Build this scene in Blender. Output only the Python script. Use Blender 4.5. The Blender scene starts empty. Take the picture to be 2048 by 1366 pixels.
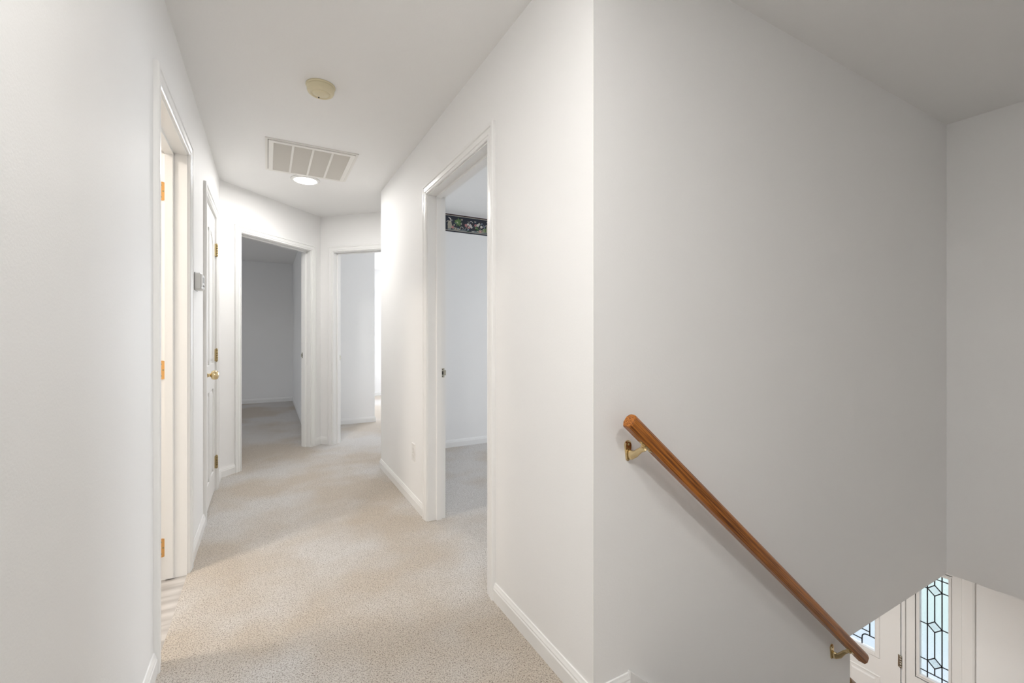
import bpy, bmesh, math, random
from mathutils import Vector, Matrix
R = math.radians
random.seed(4)
scene = bpy.context.scene
COL = scene.collection
H = 1.165                     # eye height
CZ = 2.44                     # ceiling height
T = 0.115                     # wall thickness

# ------------------------------------------------------------------ camera
cam_d = bpy.data.cameras.new('camera')
cam = bpy.data.objects.new('camera', cam_d)
COL.objects.link(cam)
cam.location = (0, 0, H)
cam.rotation_euler = (R(90), 0, -math.atan(489 / 885))
cam_d.sensor_width = 36
cam_d.lens = 36 * 885 / 2048
cam_d.shift_y = -12 / 2048
cam_d.clip_start = 0.02
scene.camera = cam
scene.view_settings.view_transform = 'Standard'
scene.view_settings.look = 'None'
scene.view_settings.exposure = 0.27
scene.view_settings.gamma = 1
scene.view_settings.use_curve_mapping = False

# ------------------------------------------------------------------ sky
world = bpy.data.worlds.new('world')
scene.world = world
world.use_nodes = True
wn = world.node_tree.nodes
wl = world.node_tree.links
for n in list(wn): wn.remove(n)
wo = wn.new('ShaderNodeOutputWorld'); wb = wn.new('ShaderNodeBackground')
ws = wn.new('ShaderNodeTexSky')
ws.sky_type = 'NISHITA'; ws.sun_disc = False
ws.sun_elevation = R(38); ws.sun_rotation = R(200)
ws.air_density = 1.0; ws.dust_density = 3.0
wb.inputs['Strength'].default_value = 0.55
wh = wn.new('ShaderNodeHueSaturation'); wh.inputs['Saturation'].default_value = 0.35
wl.new(ws.outputs[0], wh.inputs['Color']); wl.new(wh.outputs[0], wb.inputs[0]); wl.new(wb.outputs[0], wo.inputs[0])


# ------------------------------------------------------------------ lights
def area(name, loc, rot, sx, sy, power, color):
    d = bpy.data.lights.new(name, 'AREA')
    d.shape = 'RECTANGLE'; d.size = sx; d.size_y = sy
    d.energy = power; d.color = color
    o = bpy.data.objects.new(name, d); COL.objects.link(o)
    o.location = loc; o.rotation_euler = rot
    return o

DAY = (0.87, 0.92, 1.0)
WARM = (1.0, 0.985, 0.965)
# daylight entering by the windows of the rooms (each in its own window opening), plus one added fill on the landing
area('window_or_fill_light', (4.93, 2.95, 1.45), (0, R(90), 0), 1.2, 1.5, 35, DAY)         # right bedroom
area('window_or_fill_light', (4.93, 5.75, 1.45), (0, R(90), 0), 1.2, 1.3, 3, DAY)         # far right bedroom
area('window_or_fill_light', (3.4, 8.85, 1.45), (R(-90), 0, 0), 1.5, 1.2, 98, DAY)         # far right bedroom, back
area('window_or_fill_light', (1.6, -2.59, 1.35), (R(90), 0, 0), 1.8, 1.6, 3, (0.97, 0.98, 1.0))   # added fill before the solid wall behind the camera, no window there
area('window_or_fill_light', (-3.18, 6.6, 1.45), (0, R(-90), 0), 0.9, 0.9, 12, DAY)       # far left bedroom, blinds drawn


def round_lamp(name, loc, rad, power, color):
    d = bpy.data.lights.new(name, 'AREA')
    d.shape = 'DISK'; d.size = rad * 2
    d.energy = power; d.color = color
    o = bpy.data.objects.new(name, d); COL.objects.link(o)
    o.location = loc
    return o

round_lamp('bathroom_lamp', (-1.3, 2.2, 2.40), 0.15, 24, (1.0, 0.90, 0.79))
round_lamp('foyer_fill_lamp', (3.3, 1.9, -0.32), 0.15, 26, (1.0, 0.985, 0.955))  # unseen lamp added to light the front door in place of daylight
LAMP_HALL = 11.3
LAMP_LANDING = 15.0
LAMP_FILL_BEHIND = 13.0

# ------------------------------------------------------------------ materials
def new_mat(name):
    m = bpy.data.materials.new(name); m.use_nodes = True
    n = m.node_tree.nodes; l = m.node_tree.links
    b = n['Principled BSDF']
    return m, n, l, b


def plain(name, col, rough=0.5, metal=0.0, spec=0.5):
    m, n, l, b = new_mat(name)
    b.inputs['Base Color'].default_value = (*col, 1)
    b.inputs['Roughness'].default_value = rough
    b.inputs['Metallic'].default_value = metal
    b.inputs['Specular IOR Level'].default_value = spec
    return m


def paint(name, col, rough, bump=0.0, scale=120, var=0.02):
    m, n, l, b = new_mat(name)
    b.inputs['Roughness'].default_value = rough
    g = n.new('ShaderNodeNewGeometry')
    nz = n.new('ShaderNodeTexNoise'); nz.inputs['Scale'].default_value = 1.3
    nz.inputs['Detail'].default_value = 3
    l.new(g.outputs['Position'], nz.inputs['Vector'])
    mx = n.new('ShaderNodeMix'); mx.data_type = 'RGBA'
    mx.inputs[6].default_value = (*[c * (1 - var) for c in col], 1)
    mx.inputs[7].default_value = (*[min(1, c * (1 + var)) for c in col], 1)
    l.new(nz.outputs[0], mx.inputs[0]); l.new(mx.outputs[2], b.inputs['Base Color'])
    if bump:
        n2 = n.new('ShaderNodeTexNoise'); n2.inputs['Scale'].default_value = scale
        n2.inputs['Detail'].default_value = 2
        l.new(g.outputs['Position'], n2.inputs['Vector'])
        bp = n.new('ShaderNodeBump'); bp.inputs['Strength'].default_value = bump
        bp.inputs['Distance'].default_value = 0.002
        l.new(n2.outputs[0], bp.inputs['Height']); l.new(bp.outputs[0], b.inputs['Normal'])
    return m

M_WALL = paint('wall_paint', (0.90, 0.895, 0.885), 0.6, 0.12, 160)
M_CEIL = paint('ceiling_paint', (0.92, 0.915, 0.905), 0.8, 0.15, 120)
M_TRIM = paint('trim_gloss_paint', (0.88, 0.875, 0.86), 0.28, 0.05, 60, 0.01)
M_DOOR = paint('door_paint', (0.88, 0.875, 0.86), 0.33, 0.05, 60, 0.01)
M_BRASS = plain('brass', (0.74, 0.59, 0.34), 0.17, 1.0)
M_BRASS_OLD = plain('aged_brass', (0.42, 0.33, 0.17), 0.35, 1.0)
M_COPPER = plain('orange_brass', (0.75, 0.42, 0.16), 0.3, 1.0)
M_STEEL = plain('strike_steel', (0.45, 0.43, 0.36), 0.32, 1.0)
M_DARK = plain('dark_hole', (0.02, 0.018, 0.015), 0.6)
M_SLOT = plain('outlet_slot', (0.35, 0.32, 0.29), 0.6)
M_DUCT = plain('duct_shadow', (0.10, 0.095, 0.085), 0.8)
M_CREAM = paint('aged_cream_plastic', (0.80, 0.72, 0.50), 0.4, 0, 1, 0.03)
M_PLASTIC = plain('white_plastic', (0.72, 0.72, 0.70), 0.35)
M_PLASTIC_G = plain('grey_plastic', (0.30, 0.30, 0.29), 0.3)
M_OUTLET = plain('outlet_plastic', (0.80, 0.785, 0.76), 0.3)
M_GRILLE = plain('grille_enamel', (0.87, 0.85, 0.81), 0.45)
M_LOUVER = plain('louver_enamel', (0.74, 0.71, 0.66), 0.5)
M_LEAD = plain('lead_came', (0.03, 0.032, 0.035), 0.45, 0.3)
M_CONC = paint('porch_concrete', (0.36, 0.39, 0.44), 0.85, 0.4, 60, 0.12)
M_GRASS = paint('pale_driveway', (0.27, 0.325, 0.31), 0.9, 0.6, 40, 0.15)

# lamp glass
M_LAMP, n, l, b = new_mat('lamp_diffuser')
b.inputs['Base Color'].default_value = (0.9, 0.9, 0.88, 1)
b.inputs['Emission Color'].default_value = (1.0, 0.93, 0.83, 1)
b.inputs['Emission Strength'].default_value = 6.0

# carpet
def carpet(name, ca, cb, cc):
    m, n, l, b = new_mat(name)
    b.inputs['Roughness'].default_value = 0.95
    b.inputs['Specular IOR Level'].default_value = 0.1
    b.inputs['Sheen Weight'].default_value = 0.25
    b.inputs['Sheen Roughness'].default_value = 0.6
    g = n.new('ShaderNodeNewGeometry')
    big = n.new('ShaderNodeTexNoise'); big.inputs['Scale'].default_value = 1.1
    big.inputs['Detail'].default_value = 3; big.inputs['Roughness'].default_value = 0.55
    l.new(g.outputs['Position'], big.inputs['Vector'])
    r1 = n.new('ShaderNodeValToRGB')
    r1.color_ramp.elements[0].position = 0.42; r1.color_ramp.elements[0].color = (*ca, 1)
    r1.color_ramp.elements[1].position = 0.58; r1.color_ramp.elements[1].color = (*cb, 1)
    l.new(big.outputs[0], r1.inputs[0])
    fine = n.new('ShaderNodeTexNoise'); fine.inputs['Scale'].default_value = 230
    fine.inputs['Detail'].default_value = 3; fine.inputs['Roughness'].default_value = 0.6
    fine.inputs['Distortion'].default_value = 0.6
    l.new(g.outputs['Position'], fine.inputs['Vector'])
    r2 = n.new('ShaderNodeValToRGB')
    r2.color_ramp.elements[0].position = 0.36; r2.color_ramp.elements[0].color = (*cc, 1)  # dark tone painted into the low pile as shadow between tufts
    r2.color_ramp.elements[1].position = 0.52; r2.color_ramp.elements[1].color = (1, 1, 1, 1)
    l.new(fine.outputs[0], r2.inputs[0])
    mu = n.new('ShaderNodeMix'); mu.data_type = 'RGBA'; mu.blend_type = 'MULTIPLY'
    mu.inputs[0].default_value = 1.0
    l.new(r1.outputs[0], mu.inputs[6]); l.new(r2.outputs[0], mu.inputs[7])
    l.new(mu.outputs[2], b.inputs['Base Color'])
    bp = n.new('ShaderNodeBump'); bp.inputs['Strength'].default_value = 0.9
    bp.inputs['Distance'].default_value = 0.006
    l.new(fine.outputs[0], bp.inputs['Height']); l.new(bp.outputs[0], b.inputs['Normal'])
    return m

M_CARPET = carpet('cut_pile_carpet', (0.64, 0.56, 0.465), (0.73, 0.70, 0.665), (0.33, 0.29, 0.25))

# vinyl
M_VINYL, n, l, b = new_mat('marble_vinyl')
b.inputs['Roughness'].default_value = 0.3
g = n.new('ShaderNodeNewGeometry')
mp = n.new('ShaderNodeMapping'); mp.inputs['Rotation'].default_value = (0, 0, R(28)); mp.inputs['Scale'].default_value = (3, 22, 1)
nz = n.new('ShaderNodeTexNoise'); nz.inputs['Scale'].default_value = 1.0; nz.inputs['Detail'].default_value = 4
l.new(g.outputs['Position'], mp.inputs[0]); l.new(mp.outputs[0], nz.inputs['Vector'])
r = n.new('ShaderNodeValToRGB')
r.color_ramp.elements[0].position = 0.35; r.color_ramp.elements[0].color = (0.42, 0.395, 0.375, 1)
r.color_ramp.elements[1].position = 0.6; r.color_ramp.elements[1].color = (0.62, 0.595, 0.57, 1)
l.new(nz.outputs[0], r.inputs[0]); l.new(r.outputs[0], b.inputs['Base Color'])

# oak
def wood(name, axis_rot, c0, c1):
    m, n, l, b = new_mat(name)
    b.inputs['Roughness'].default_value = 0.32
    b.inputs['Coat Weight'].default_value = 0.06
    b.inputs['Specular IOR Level'].default_value = 0.3
    b.inputs['Coat Roughness'].default_value = 0.15
    g = n.new('ShaderNodeTexCoord')
    mp = n.new('ShaderNodeMapping')
    mp.inputs['Scale'].default_value = (4, 230, 230)
    nz = n.new('ShaderNodeTexNoise'); nz.inputs['Scale'].default_value = 1.0
    nz.inputs['Detail'].default_value = 4; nz.inputs['Roughness'].default_value = 0.65
    nz.inputs['Distortion'].default_value = 0.05
    l.new(g.outputs['Object'], mp.inputs[0]); l.new(mp.outputs[0], nz.inputs['Vector'])
    r = n.new('ShaderNodeValToRGB')
    r.color_ramp.elements[0].position = 0.36; r.color_ramp.elements[0].color = (*c0, 1)
    r.color_ramp.elements[1].position = 0.60; r.color_ramp.elements[1].color = (*c1, 1)
    l.new(nz.outputs[0], r.inputs[0]); l.new(r.outputs[0], b.inputs['Base Color'])
    bp = n.new('ShaderNodeBump'); bp.inputs['Strength'].default_value = 0.15
    bp.inputs['Distance'].default_value = 0.001
    l.new(nz.outputs[0], bp.inputs['Height']); l.new(bp.outputs[0], b.inputs['Normal'])
    return m

M_OAK = wood('stained_oak', 0, (0.13, 0.036, 0.007), (0.52, 0.185, 0.032))
M_OAK_END = wood('oak_end_grain', 0, (0.16, 0.045, 0.015), (0.36, 0.11, 0.04))
M_PLANK = wood('foyer_oak', 0, (0.20, 0.10, 0.04), (0.36, 0.20, 0.09))

# textured glass
def glass(name, col, rough, scale):
    m, n, l, b = new_mat(name)
    b.inputs['Base Color'].default_value = (*col, 1)
    b.inputs['Roughness'].default_value = rough
    b.inputs['Transmission Weight'].default_value = 1.0
    b.inputs['IOR'].default_value = 1.3
    g = n.new('ShaderNodeNewGeometry')
    nz = n.new('ShaderNodeTexNoise'); nz.inputs['Scale'].default_value = scale
    nz.inputs['Detail'].default_value = 3
    l.new(g.outputs['Position'], nz.inputs['Vector'])
    bp = n.new('ShaderNodeBump'); bp.inputs['Strength'].default_value = 1.0
    bp.inputs['Distance'].default_value = 0.004
    l.new(nz.outputs[0], bp.inputs['Height']); l.new(bp.outputs[0], b.inputs['Normal'])
    return m

M_GLASS = glass('textured_glass', (0.93, 0.98, 0.98), 0.06, 110)
M_GLASS_CLEAR = glass('bevelled_glass', (0.97, 0.99, 0.99), 0.03, 300)


# ------------------------------------------------------------------ mesh helpers
class MB:
    """collects geometry, builds ONE mesh object"""
    def __init__(s):
        s.v = []; s.f = []; s.mi = []; s.sm = []

    def add(s, vs, fs, mi=0, smooth=False):
        b = len(s.v)
        s.v += [tuple(p) for p in vs]
        for q in fs:
            s.f.append([b + i for i in q]); s.mi.append(mi); s.sm.append(smooth)

    def box(s, a, b, mi=0):
        x0, y0, z0 = [min(p, q) for p, q in zip(a, b)]
        x1, y1, z1 = [max(p, q) for p, q in zip(a, b)]
        s.add([(x0, y0, z0), (x1, y0, z0), (x1, y1, z0), (x0, y1, z0), (x0, y0, z1), (x1, y0, z1), (x1, y1, z1), (x0, y1, z1)],
              [(0, 3, 2, 1), (4, 5, 6, 7), (0, 1, 5, 4), (1, 2, 6, 5), (2, 3, 7, 6), (3, 0, 4, 7)], mi)

    def fbox(s, fr, a, b, mi=0, bev=0.0):
        """box in a wall frame: coordinates (s, o, z)"""
        s0, o0, z0 = [min(p, q) for p, q in zip(a, b)]
        s1, o1, z1 = [max(p, q) for p, q in zip(a, b)]
        if bev:
            e = bev
            ring = [(s0, z0), (s1, z0), (s1, z1), (s0, z1)]
            ring2 = [(s0 + e, z0 + e), (s1 - e, z0 + e), (s1 - e, z1 - e), (s0 + e, z1 - e)]
            vs = [fr(p, o0, q) for p, q in ring] + [fr(p, o1 - e, q) for p, q in ring] + [fr(p, o1, q) for p, q in ring2]
            fs = [(3, 2, 1, 0), (8, 9, 10, 11)]
            for k in range(4):
                j = (k + 1) % 4
                fs += [(k, j, 4 + j, 4 + k), (4 + k, 4 + j, 8 + j, 8 + k)]
            s.add(vs, fs, mi)
            return
        vs = [fr(*p) for p in ((s0, o0, z0), (s1, o0, z0), (s1, o1, z0), (s0, o1, z0), (s0, o0, z1), (s1, o0, z1), (s1, o1, z1), (s0, o1, z1))]
        s.add(vs, [(0, 3, 2, 1), (4, 5, 6, 7), (0, 1, 5, 4), (1, 2, 6, 5), (2, 3, 7, 6), (3, 0, 4, 7)], mi)

    def prism(s, pts, ext, mi=0):
        """pts: closed planar loop of 3D points, ext: extrusion vector"""
        n = len(pts); e = Vector(ext)
        vs = [Vector(p) for p in pts] + [Vector(p) + e for p in pts]
        fs = [tuple(range(n))[::-1], tuple(range(n, 2 * n))]
        fs += [(k, (k + 1) % n, n + (k + 1) % n, n + k) for k in range(n)]
        s.add(vs, fs, mi)

    def loft(s, rings, mi=0, smooth=False, cap=True, closed=True):
        n = len(rings[0]); vs = [p for r_ in rings for p in r_]
        fs = []
        for i in range(len(rings) - 1):
            for k in range(n if closed else n - 1):
                j = (k + 1) % n
                fs.append((i * n + k, i * n + j, (i + 1) * n + j, (i + 1) * n + k))
        s.add(vs, fs, mi, smooth)
        if cap:
            b = len(s.v) - len(vs)
            s.f.append([b + k for k in range(n)][::-1]); s.mi.append(mi); s.sm.append(False)
            s.f.append([b + (len(rings) - 1) * n + k for k in range(n)]); s.mi.append(mi); s.sm.append(False)

    def lathe(s, prof, c, ax=(0, 0, 1), seg=32, mi=0, smooth=True):
        """prof: list of (radius, height along axis)"""
        a = Vector(ax).normalized()
        u = a.orthogonal().normalized(); w = a.cross(u); c = Vector(c)
        rings = [[c + a * h + (u * math.cos(2 * math.pi * k / seg) + w * math.sin(2 * math.pi * k / seg)) * max(rr, 1e-5) for k in range(seg)] for rr, h in prof]
        s.loft(rings, mi, smooth)

    def tube(s, path, rads, seg=10, mi=0, flat=1.0, up=(0, 0, 1)):
        P = [Vector(p) for p in path]; rings = []
        for i, p in enumerate(P):
            t = (P[min(i + 1, len(P) - 1)] - P[max(i - 1, 0)]).normalized()
            u = t.cross(Vector(up))
            if u.length < 1e-4: u = t.cross(Vector((1, 0, 0)))
            u.normalize(); w = u.cross(t)
            rr = rads[i] if isinstance(rads, (list, tuple)) else rads
            rings.append([p + u * rr * flat * math.cos(2 * math.pi * k / seg) + w * rr * math.sin(2 * math.pi * k / seg) for k in range(seg)])
        s.loft(rings, mi, True)

    def build(s, name, mats, parent=None, kind=None, label=None, cat=None, group=None, origin=None, rot=None):
        me = bpy.data.meshes.new(name)
        vs = s.v
        mtx = None
        if origin is not None or rot is not None:
            mtx = Matrix.Translation(Vector(origin or (0, 0, 0))) @ (rot or Matrix.Identity(4))
            inv = mtx.inverted(); vs = [tuple(inv @ Vector(p)) for p in vs]
        me.from_pydata(vs, [], s.f)
        if not isinstance(mats, (list, tuple)): mats = [mats]
        for m in mats: me.materials.append(m)
        for p, mi, sm in zip(me.polygons, s.mi, s.sm):
            p.material_index = mi; p.use_smooth = sm
        bm = bmesh.new(); bm.from_mesh(me)
        bmesh.ops.recalc_face_normals(bm, faces=bm.faces)
        bm.to_mesh(me); bm.free()
        o = bpy.data.objects.new(name, me); COL.objects.link(o)
        if mtx is not None: o.matrix_world = mtx
        if parent is not None:
            o.parent = parent
            o.matrix_parent_inverse = Matrix.Translation(-Vector(world_loc(parent))) if parent.rotation_euler.to_matrix().is_identity else parent_world(parent).inverted()
        tag(o, label, cat, group, kind)
        return o


def parent_world(p):
    m = Matrix.Translation(p.location) @ p.rotation_euler.to_matrix().to_4x4()
    if p.parent: m = parent_world(p.parent) @ p.matrix_parent_inverse @ m
    return m


def world_loc(p):
    return parent_world(p).translation


def tag(o, label=None, cat=None, group=None, kind=None):
    if label: o['label'] = label
    if cat: o['category'] = cat
    if group: o['group'] = group
    if kind: o['kind'] = kind
    return o


def empty(name, loc, label=None, cat=None, group=None, kind=None):
    o = bpy.data.objects.new(name, None); COL.objects.link(o)
    o.location = loc; o.empty_display_size = 0.1
    tag(o, label, cat, group, kind)
    return o


class Frame:
    """wall frame: s along the wall, o out of the wall towards the viewer, z up"""
    def __init__(s, p, d, n, z=0.0):
        s.p = Vector((p[0], p[1])); s.d = Vector(d).normalized(); s.n = Vector(n).normalized(); s.z = z

    def __call__(s, a, o, z):
        q = s.p + s.d * a + s.n * o
        return (q.x, q.y, s.z + z)


Q = 2 ** -0.5
XL = -0.343; XR = 0.88; YS = 1.073; ZF = -0.276; ZG = -2.72; XB = 3.6; XD = 4.88


# ------------------------------------------------------------------ walls
def wall(name, p0, p1, b0, b1, z0=0.0, z1=CZ, openings=(), mat=None):
    """face p0->p1, back b0->b1 (plan), openings: (s0, s1, zlow, zhigh)"""
    p0, p1, b0, b1 = [Vector(q) for q in (p0, p1, b0, b1)]
    L = (p1 - p0).length; d = (p1 - p0) / L
    mb = MB()
    bs = lambda q: (q - p0).dot(d)
    nrm = (b0 - p0) - d * bs(b0)
    cuts = [(0.0, bs(b0))]
    for o in openings:
        cuts += [(o[0], o[0]), (o[1], o[1])]
    cuts.append((L, bs(b1)))

    def block(c0, c1, za, zb):
        q = [p0 + d * c0[0], p0 + d * c1[0], p0 + d * c1[1] + nrm, p0 + d * c0[1] + nrm]
        mb.prism([(v.x, v.y, za) for v in q], (0, 0, zb - za))
    for k in range(0, len(cuts), 2):
        if cuts[k + 1][0] - cuts[k][0] > 1e-4: block(cuts[k], cuts[k + 1], z0, z1)
    for k, o in enumerate(openings):
        c0, c1 = cuts[1 + 2 * k], cuts[2 + 2 * k]
        if o[3] < z1: block(c0, c1, o[3], z1)
        if o[2] > z0: block(c0, c1, z0, o[2])
    return mb.build(name, mat or M_WALL, kind='structure')


J = 0.018   # jamb board
def op(a, b, top=2.045): return (a - J, b + J, 0.0, top + J)

YL0 = -2.6
wall('wall_left', (XL, YL0), (XL, 4.327), (XL - T, YL0), (XL - T, 4.3746),
     openings=[op(1.99 - YL0, 2.66 - YL0), op(3.346 - YL0, 3.985 - YL0, 2.045)])
PA = (XL, 4.327); PC = (0.501, 5.171); PB = (1.28, 4.392)
wall('wall_angled_left', PA, PC, (XL - T, 4.3746), (0.501, 5.3336), openings=[op(0.205, 1.04)])
wall('wall_angled_right', PC, PB, (0.501, 5.3336), (1.4426, 4.392), openings=[op(0.165, 0.935)])
wall('wall_nook', (0.882, 3.994), PB, (0.995, 3.945), (1.4426, 4.392))
wall('wall_right', (XR, YS), (XR, 3.992), (XR + T, YS), (XR + T, 3.945), openings=[op(1.811 - YS, 2.68 - YS)])
mb = MB()
mb.prism([(x, YS, z) for x, z in ((XR + T, -0.002), (XR + T, CZ), (XB, CZ), (XB, ZF), (2.444, ZF), (2.444, ZG), (XR + T, ZG))], (0, T, 0))
mb.build('wall_stairs', M_WALL, kind='structure')
wall('wall_stairs_end', (XB, YL0), (XB, YS + T), (XB + T, YL0), (XB + T, YS + T), z0=ZF)
# rooms behind the doorways
wall('wall_bedroom_back', (1.4026, 4.35), (XD, 4.35), (1.4026, 4.465), (XD, 4.465))
wall('wall_bedroom_far_left', (-3.2, 8.8), (0.40, 8.8), (-3.2, 8.9), (0.40, 8.9))
wall('wall_bedroom_side', (0.40, 8.9), (0.40, 5.235), (0.515, 8.9), (0.515, 5.32))
wall('wall_closet_front', (0.515, 6.14), (1.27, 6.14), (0.515, 6.24), (1.17, 6.24))
wall('wall_closet_side', (1.27, 6.14), (1.27, 8.8), (1.17, 6.24), (1.17, 8.8))
wall('wall_bedroom_far_right', (0.515, 8.8), (XD, 8.8), (0.515, 8.9), (XD, 8.9), openings=[(3.4 - 0.515 - 0.75, 3.4 - 0.515 + 0.75, 0.85, 2.05)])
wall('wall_front', (XD, -2.6), (XD, 8.9), (XD + 0.15, -2.6), (XD + 0.15, 8.9), z0=ZF,
     openings=[(2.95 + 2.6 - 0.75, 2.95 + 2.6 + 0.75, 0.85, 2.05), (5.75 + 2.6 - 0.65, 5.75 + 2.6 + 0.65, 0.85, 2.05)])
wall('wall_bedroom_outer', (-3.2, 4.27), (-3.2, 8.9), (-3.3, 4.27), (-3.3, 8.9), openings=[(6.6 - 4.27 - 0.45, 6.6 - 4.27 + 0.45, 1.0, 1.9)])
wall('wall_bathroom_far', (XL - T, 4.37), (-3.2, 4.37), (XL - T, 4.27), (-3.2, 4.27))
wall('wall_bathroom_closet', (XL - T, 3.16), (-2.4, 3.16), (XL - T, 3.26), (-2.4, 3.26))
wall('wall_bathroom_left', (-2.4, 1.2), (-2.4, 4.27), (-2.5, 1.2), (-2.5, 4.27))
wall('wall_bathroom_near', (XL - T, 1.3), (-2.5, 1.3), (XL - T, 1.2), (-2.5, 1.2))
wall('wall_behind', (XL - T, YL0), (XD, YL0), (XL - T, YL0 - 0.1), (XD, YL0 - 0.1))
# foyer below
wall('wall_foyer_front', (XD, 0.0), (XD, 4.35), (XD + 0.15, 0.0), (XD + 0.15, 4.35), z0=ZG, z1=ZF,
     openings=[(1.362, 2.72, ZG, -0.66)])
wall('wall_foyer_left', (1.0, 4.35), (XD, 4.35), (1.0, 4.45), (XD, 4.45), z0=ZG, z1=ZF)
wall('wall_foyer_right', (1.0, 0.05), (XD, 0.05), (1.0, -0.05), (XD, -0.05), z0=ZG, z1=ZF)
wall('wall_foyer_back', (1.0, -0.05), (1.0, YS), (0.9, -0.05), (0.9, YS), z0=ZG, z1=ZF)

# ceiling and floors
mb = MB(); mb.box((-3.3, YL0 - 0.1, CZ), (XD + 0.15, 8.9, CZ + 0.12)); mb.build('ceiling', M_CEIL, kind='structure')
mb = MB()
mb.box((XL, YL0, ZF), (1.03, YS, 0)); mb.box((1.03, YL0, ZF), (XB, 0.05, 0))
mb.box((XL, YS, ZF), (XR + T, 8.8, 0)); mb.box((XR + T, YS + T, ZF), (XD, 8.8, 0))
mb.box((-3.2, 4.27, ZF), (XL, 8.8, 0)); mb.box((-3.2, 3.16, ZF), (XL, 4.27, 0))
mb.build('floor', M_CARPET, kind='structure')
mb = MB(); mb.box((-2.4, 1.3, ZF), (XL, 3.16, -0.007)); mb.build('floor_bathroom', M_VINYL, kind='structure')
mb = MB(); mb.box((1.0, 0.05, ZG - 0.1), (XD + 0.15, 4.35, ZG)); mb.build('floor_foyer', M_PLANK, kind='structure')
mb = MB(); mb.box((XB + T, YL0, ZF), (XD, YS + T, ZF + 0.1)); mb.build('ceiling_foyer', M_CEIL, kind='structure')

# stairs (carpeted flight down to the foyer)
mb = MB(); rise = 2.72 / 13; run = rise / 0.85
pts = [(1.03, 0)]
x, z = 1.03, 0.0
for k in range(12):
    z -= rise; pts.append((x, z)); x += run; pts.append((x, z))
pts += [(x, ZG), (1.03, ZG)]
mb.prism([(a, 0.06, b_) for a, b_ in pts[:]], (0, YS - 0.075, 0))
mb.build('stairs', M_CARPET, kind='structure')

# ------------------------------------------------------------------ baseboards
BASE = [(0, 0), (0.012, 0), (0.012, 0.050), (0.0095, 0.055), (0.0095, 0.060), (0.006, 0.068), (0.004, 0.075), (0, 0.076)]

def baseboard(name, runs):
    """runs: list of (frame, s0, s1, m0, m1) m = mitre sign at the ends"""
    mb = MB()
    for fr, s0, s1, m0, m1 in runs:
        rings = []
        for sv, m in ((s0, m0), (s1, m1)):
            rings.append([fr(sv + m * o, o, z) for o, z in BASE])
        mb.loft(rings)
    return mb.build(name, M_TRIM, kind='structure')

F_L = Frame((XL, 0), (0, 1), (1, 0))
F_R = Frame((XR, 0), (0, 1), (-1, 0))
F_A = Frame(PA, (Q, Q), (Q, -Q))
F_B = Frame(PC, (Q, -Q), (-Q, -Q))
F_N = Frame(PB, (-Q, -Q), (-Q, Q))
F_S = Frame((0, YS), (1, 0), (0, -1))
CW = 0.063
T8 = math.tan(R(22.5))
baseboard('baseboard_left', [(F_L, YL0, 1.99 - 0.005 - CW, 0, 0), (F_L, 2.66 + 0.005 + CW, 3.346 - 0.005 - CW, 0, 0), (F_L, 3.985 + 0.005 + CW, 4.327, 0, -T8)])
baseboard('baseboard_angled_left', [(F_A, 0, 0.205 - 0.005 - CW, T8, 0), (F_A, 1.04 + 0.005 + CW, 1.1936, 0, -1)])
baseboard('baseboard_angled_right', [(F_B, 0, 0.165 - 0.005 - CW, 1, 0), (F_B, 0.94 + CW, 1.1017, 0, -1)])
baseboard('baseboard_right', [(F_R, YS, 1.811 - 0.005 - CW, -1, 0), (F_R, 2.68 + 0.005 + CW, 3.992, 0, T8), (F_N, 0, 0.565, 1, T8)])
baseboard('baseboard_bedroom', [(Frame((0, 4.35), (1, 0), (0, -1)), 1.41, XD, 0, 0)])
baseboard('baseboard_bedroom_far_left', [(Frame((0, 8.8), (1, 0), (0, -1)), -3.2, 0.40, 0, -1), (Frame((0.40, 0), (0, 1), (-1, 0)), 5.25, 8.8, 0, -1)])
baseboard('baseboard_closet', [(Frame((0, 6.14), (1, 0), (0, -1)), 0.515, 1.27, 0, 1), (Frame((1.27, 0), (0, 1), (1, 0)), 6.14, 8.8, -1, 0)])
baseboard('baseboard_bedroom_far_right', [(Frame((0, 8.8), (1, 0), (0, -1)), 1.27, XD, 0, 0)])
# stair wall: short level run, then the skirt board follows the flight
mb = MB()
mb.loft([[F_S(XR - o, o, z) for o, z in BASE], [F_S(1.022, o, z) for o, z in BASE]])
mb.build('baseboard_stairs', M_TRIM, kind='structure')
mb = MB()
x1 = 2.444; zz = lambda x: 0.083 - 0.85 * (x - 1.022)
mb.prism([F_S(a, 0, z) for a, z in ((1.0225, -0.01), (1.0225, 0.083), (x1, zz(x1)), (x1, zz(x1) - 0.3), (1.22, -0.36), (1.031, -0.3), (1.031, -0.01))], (0, -0.011, 0))
mb.build('trim_1', M_TRIM, kind='structure', label='white skirt board stepping down the stair wall')

# ------------------------------------------------------------------ door casings, jambs
PROF = [(0, 0), (0, 0.009), (0.004, 0.012), (0.010, 0.012), (0.012, 0.009), (0.015, 0.009), (0.018, 0.0135), (0.038, 0.0155), (0.040, 0.0125), (0.043, 0.0125), (0.046, 0.0178), (0.057, 0.018), (0.061, 0.0165), (CW, 0.012), (CW, 0)]


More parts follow.
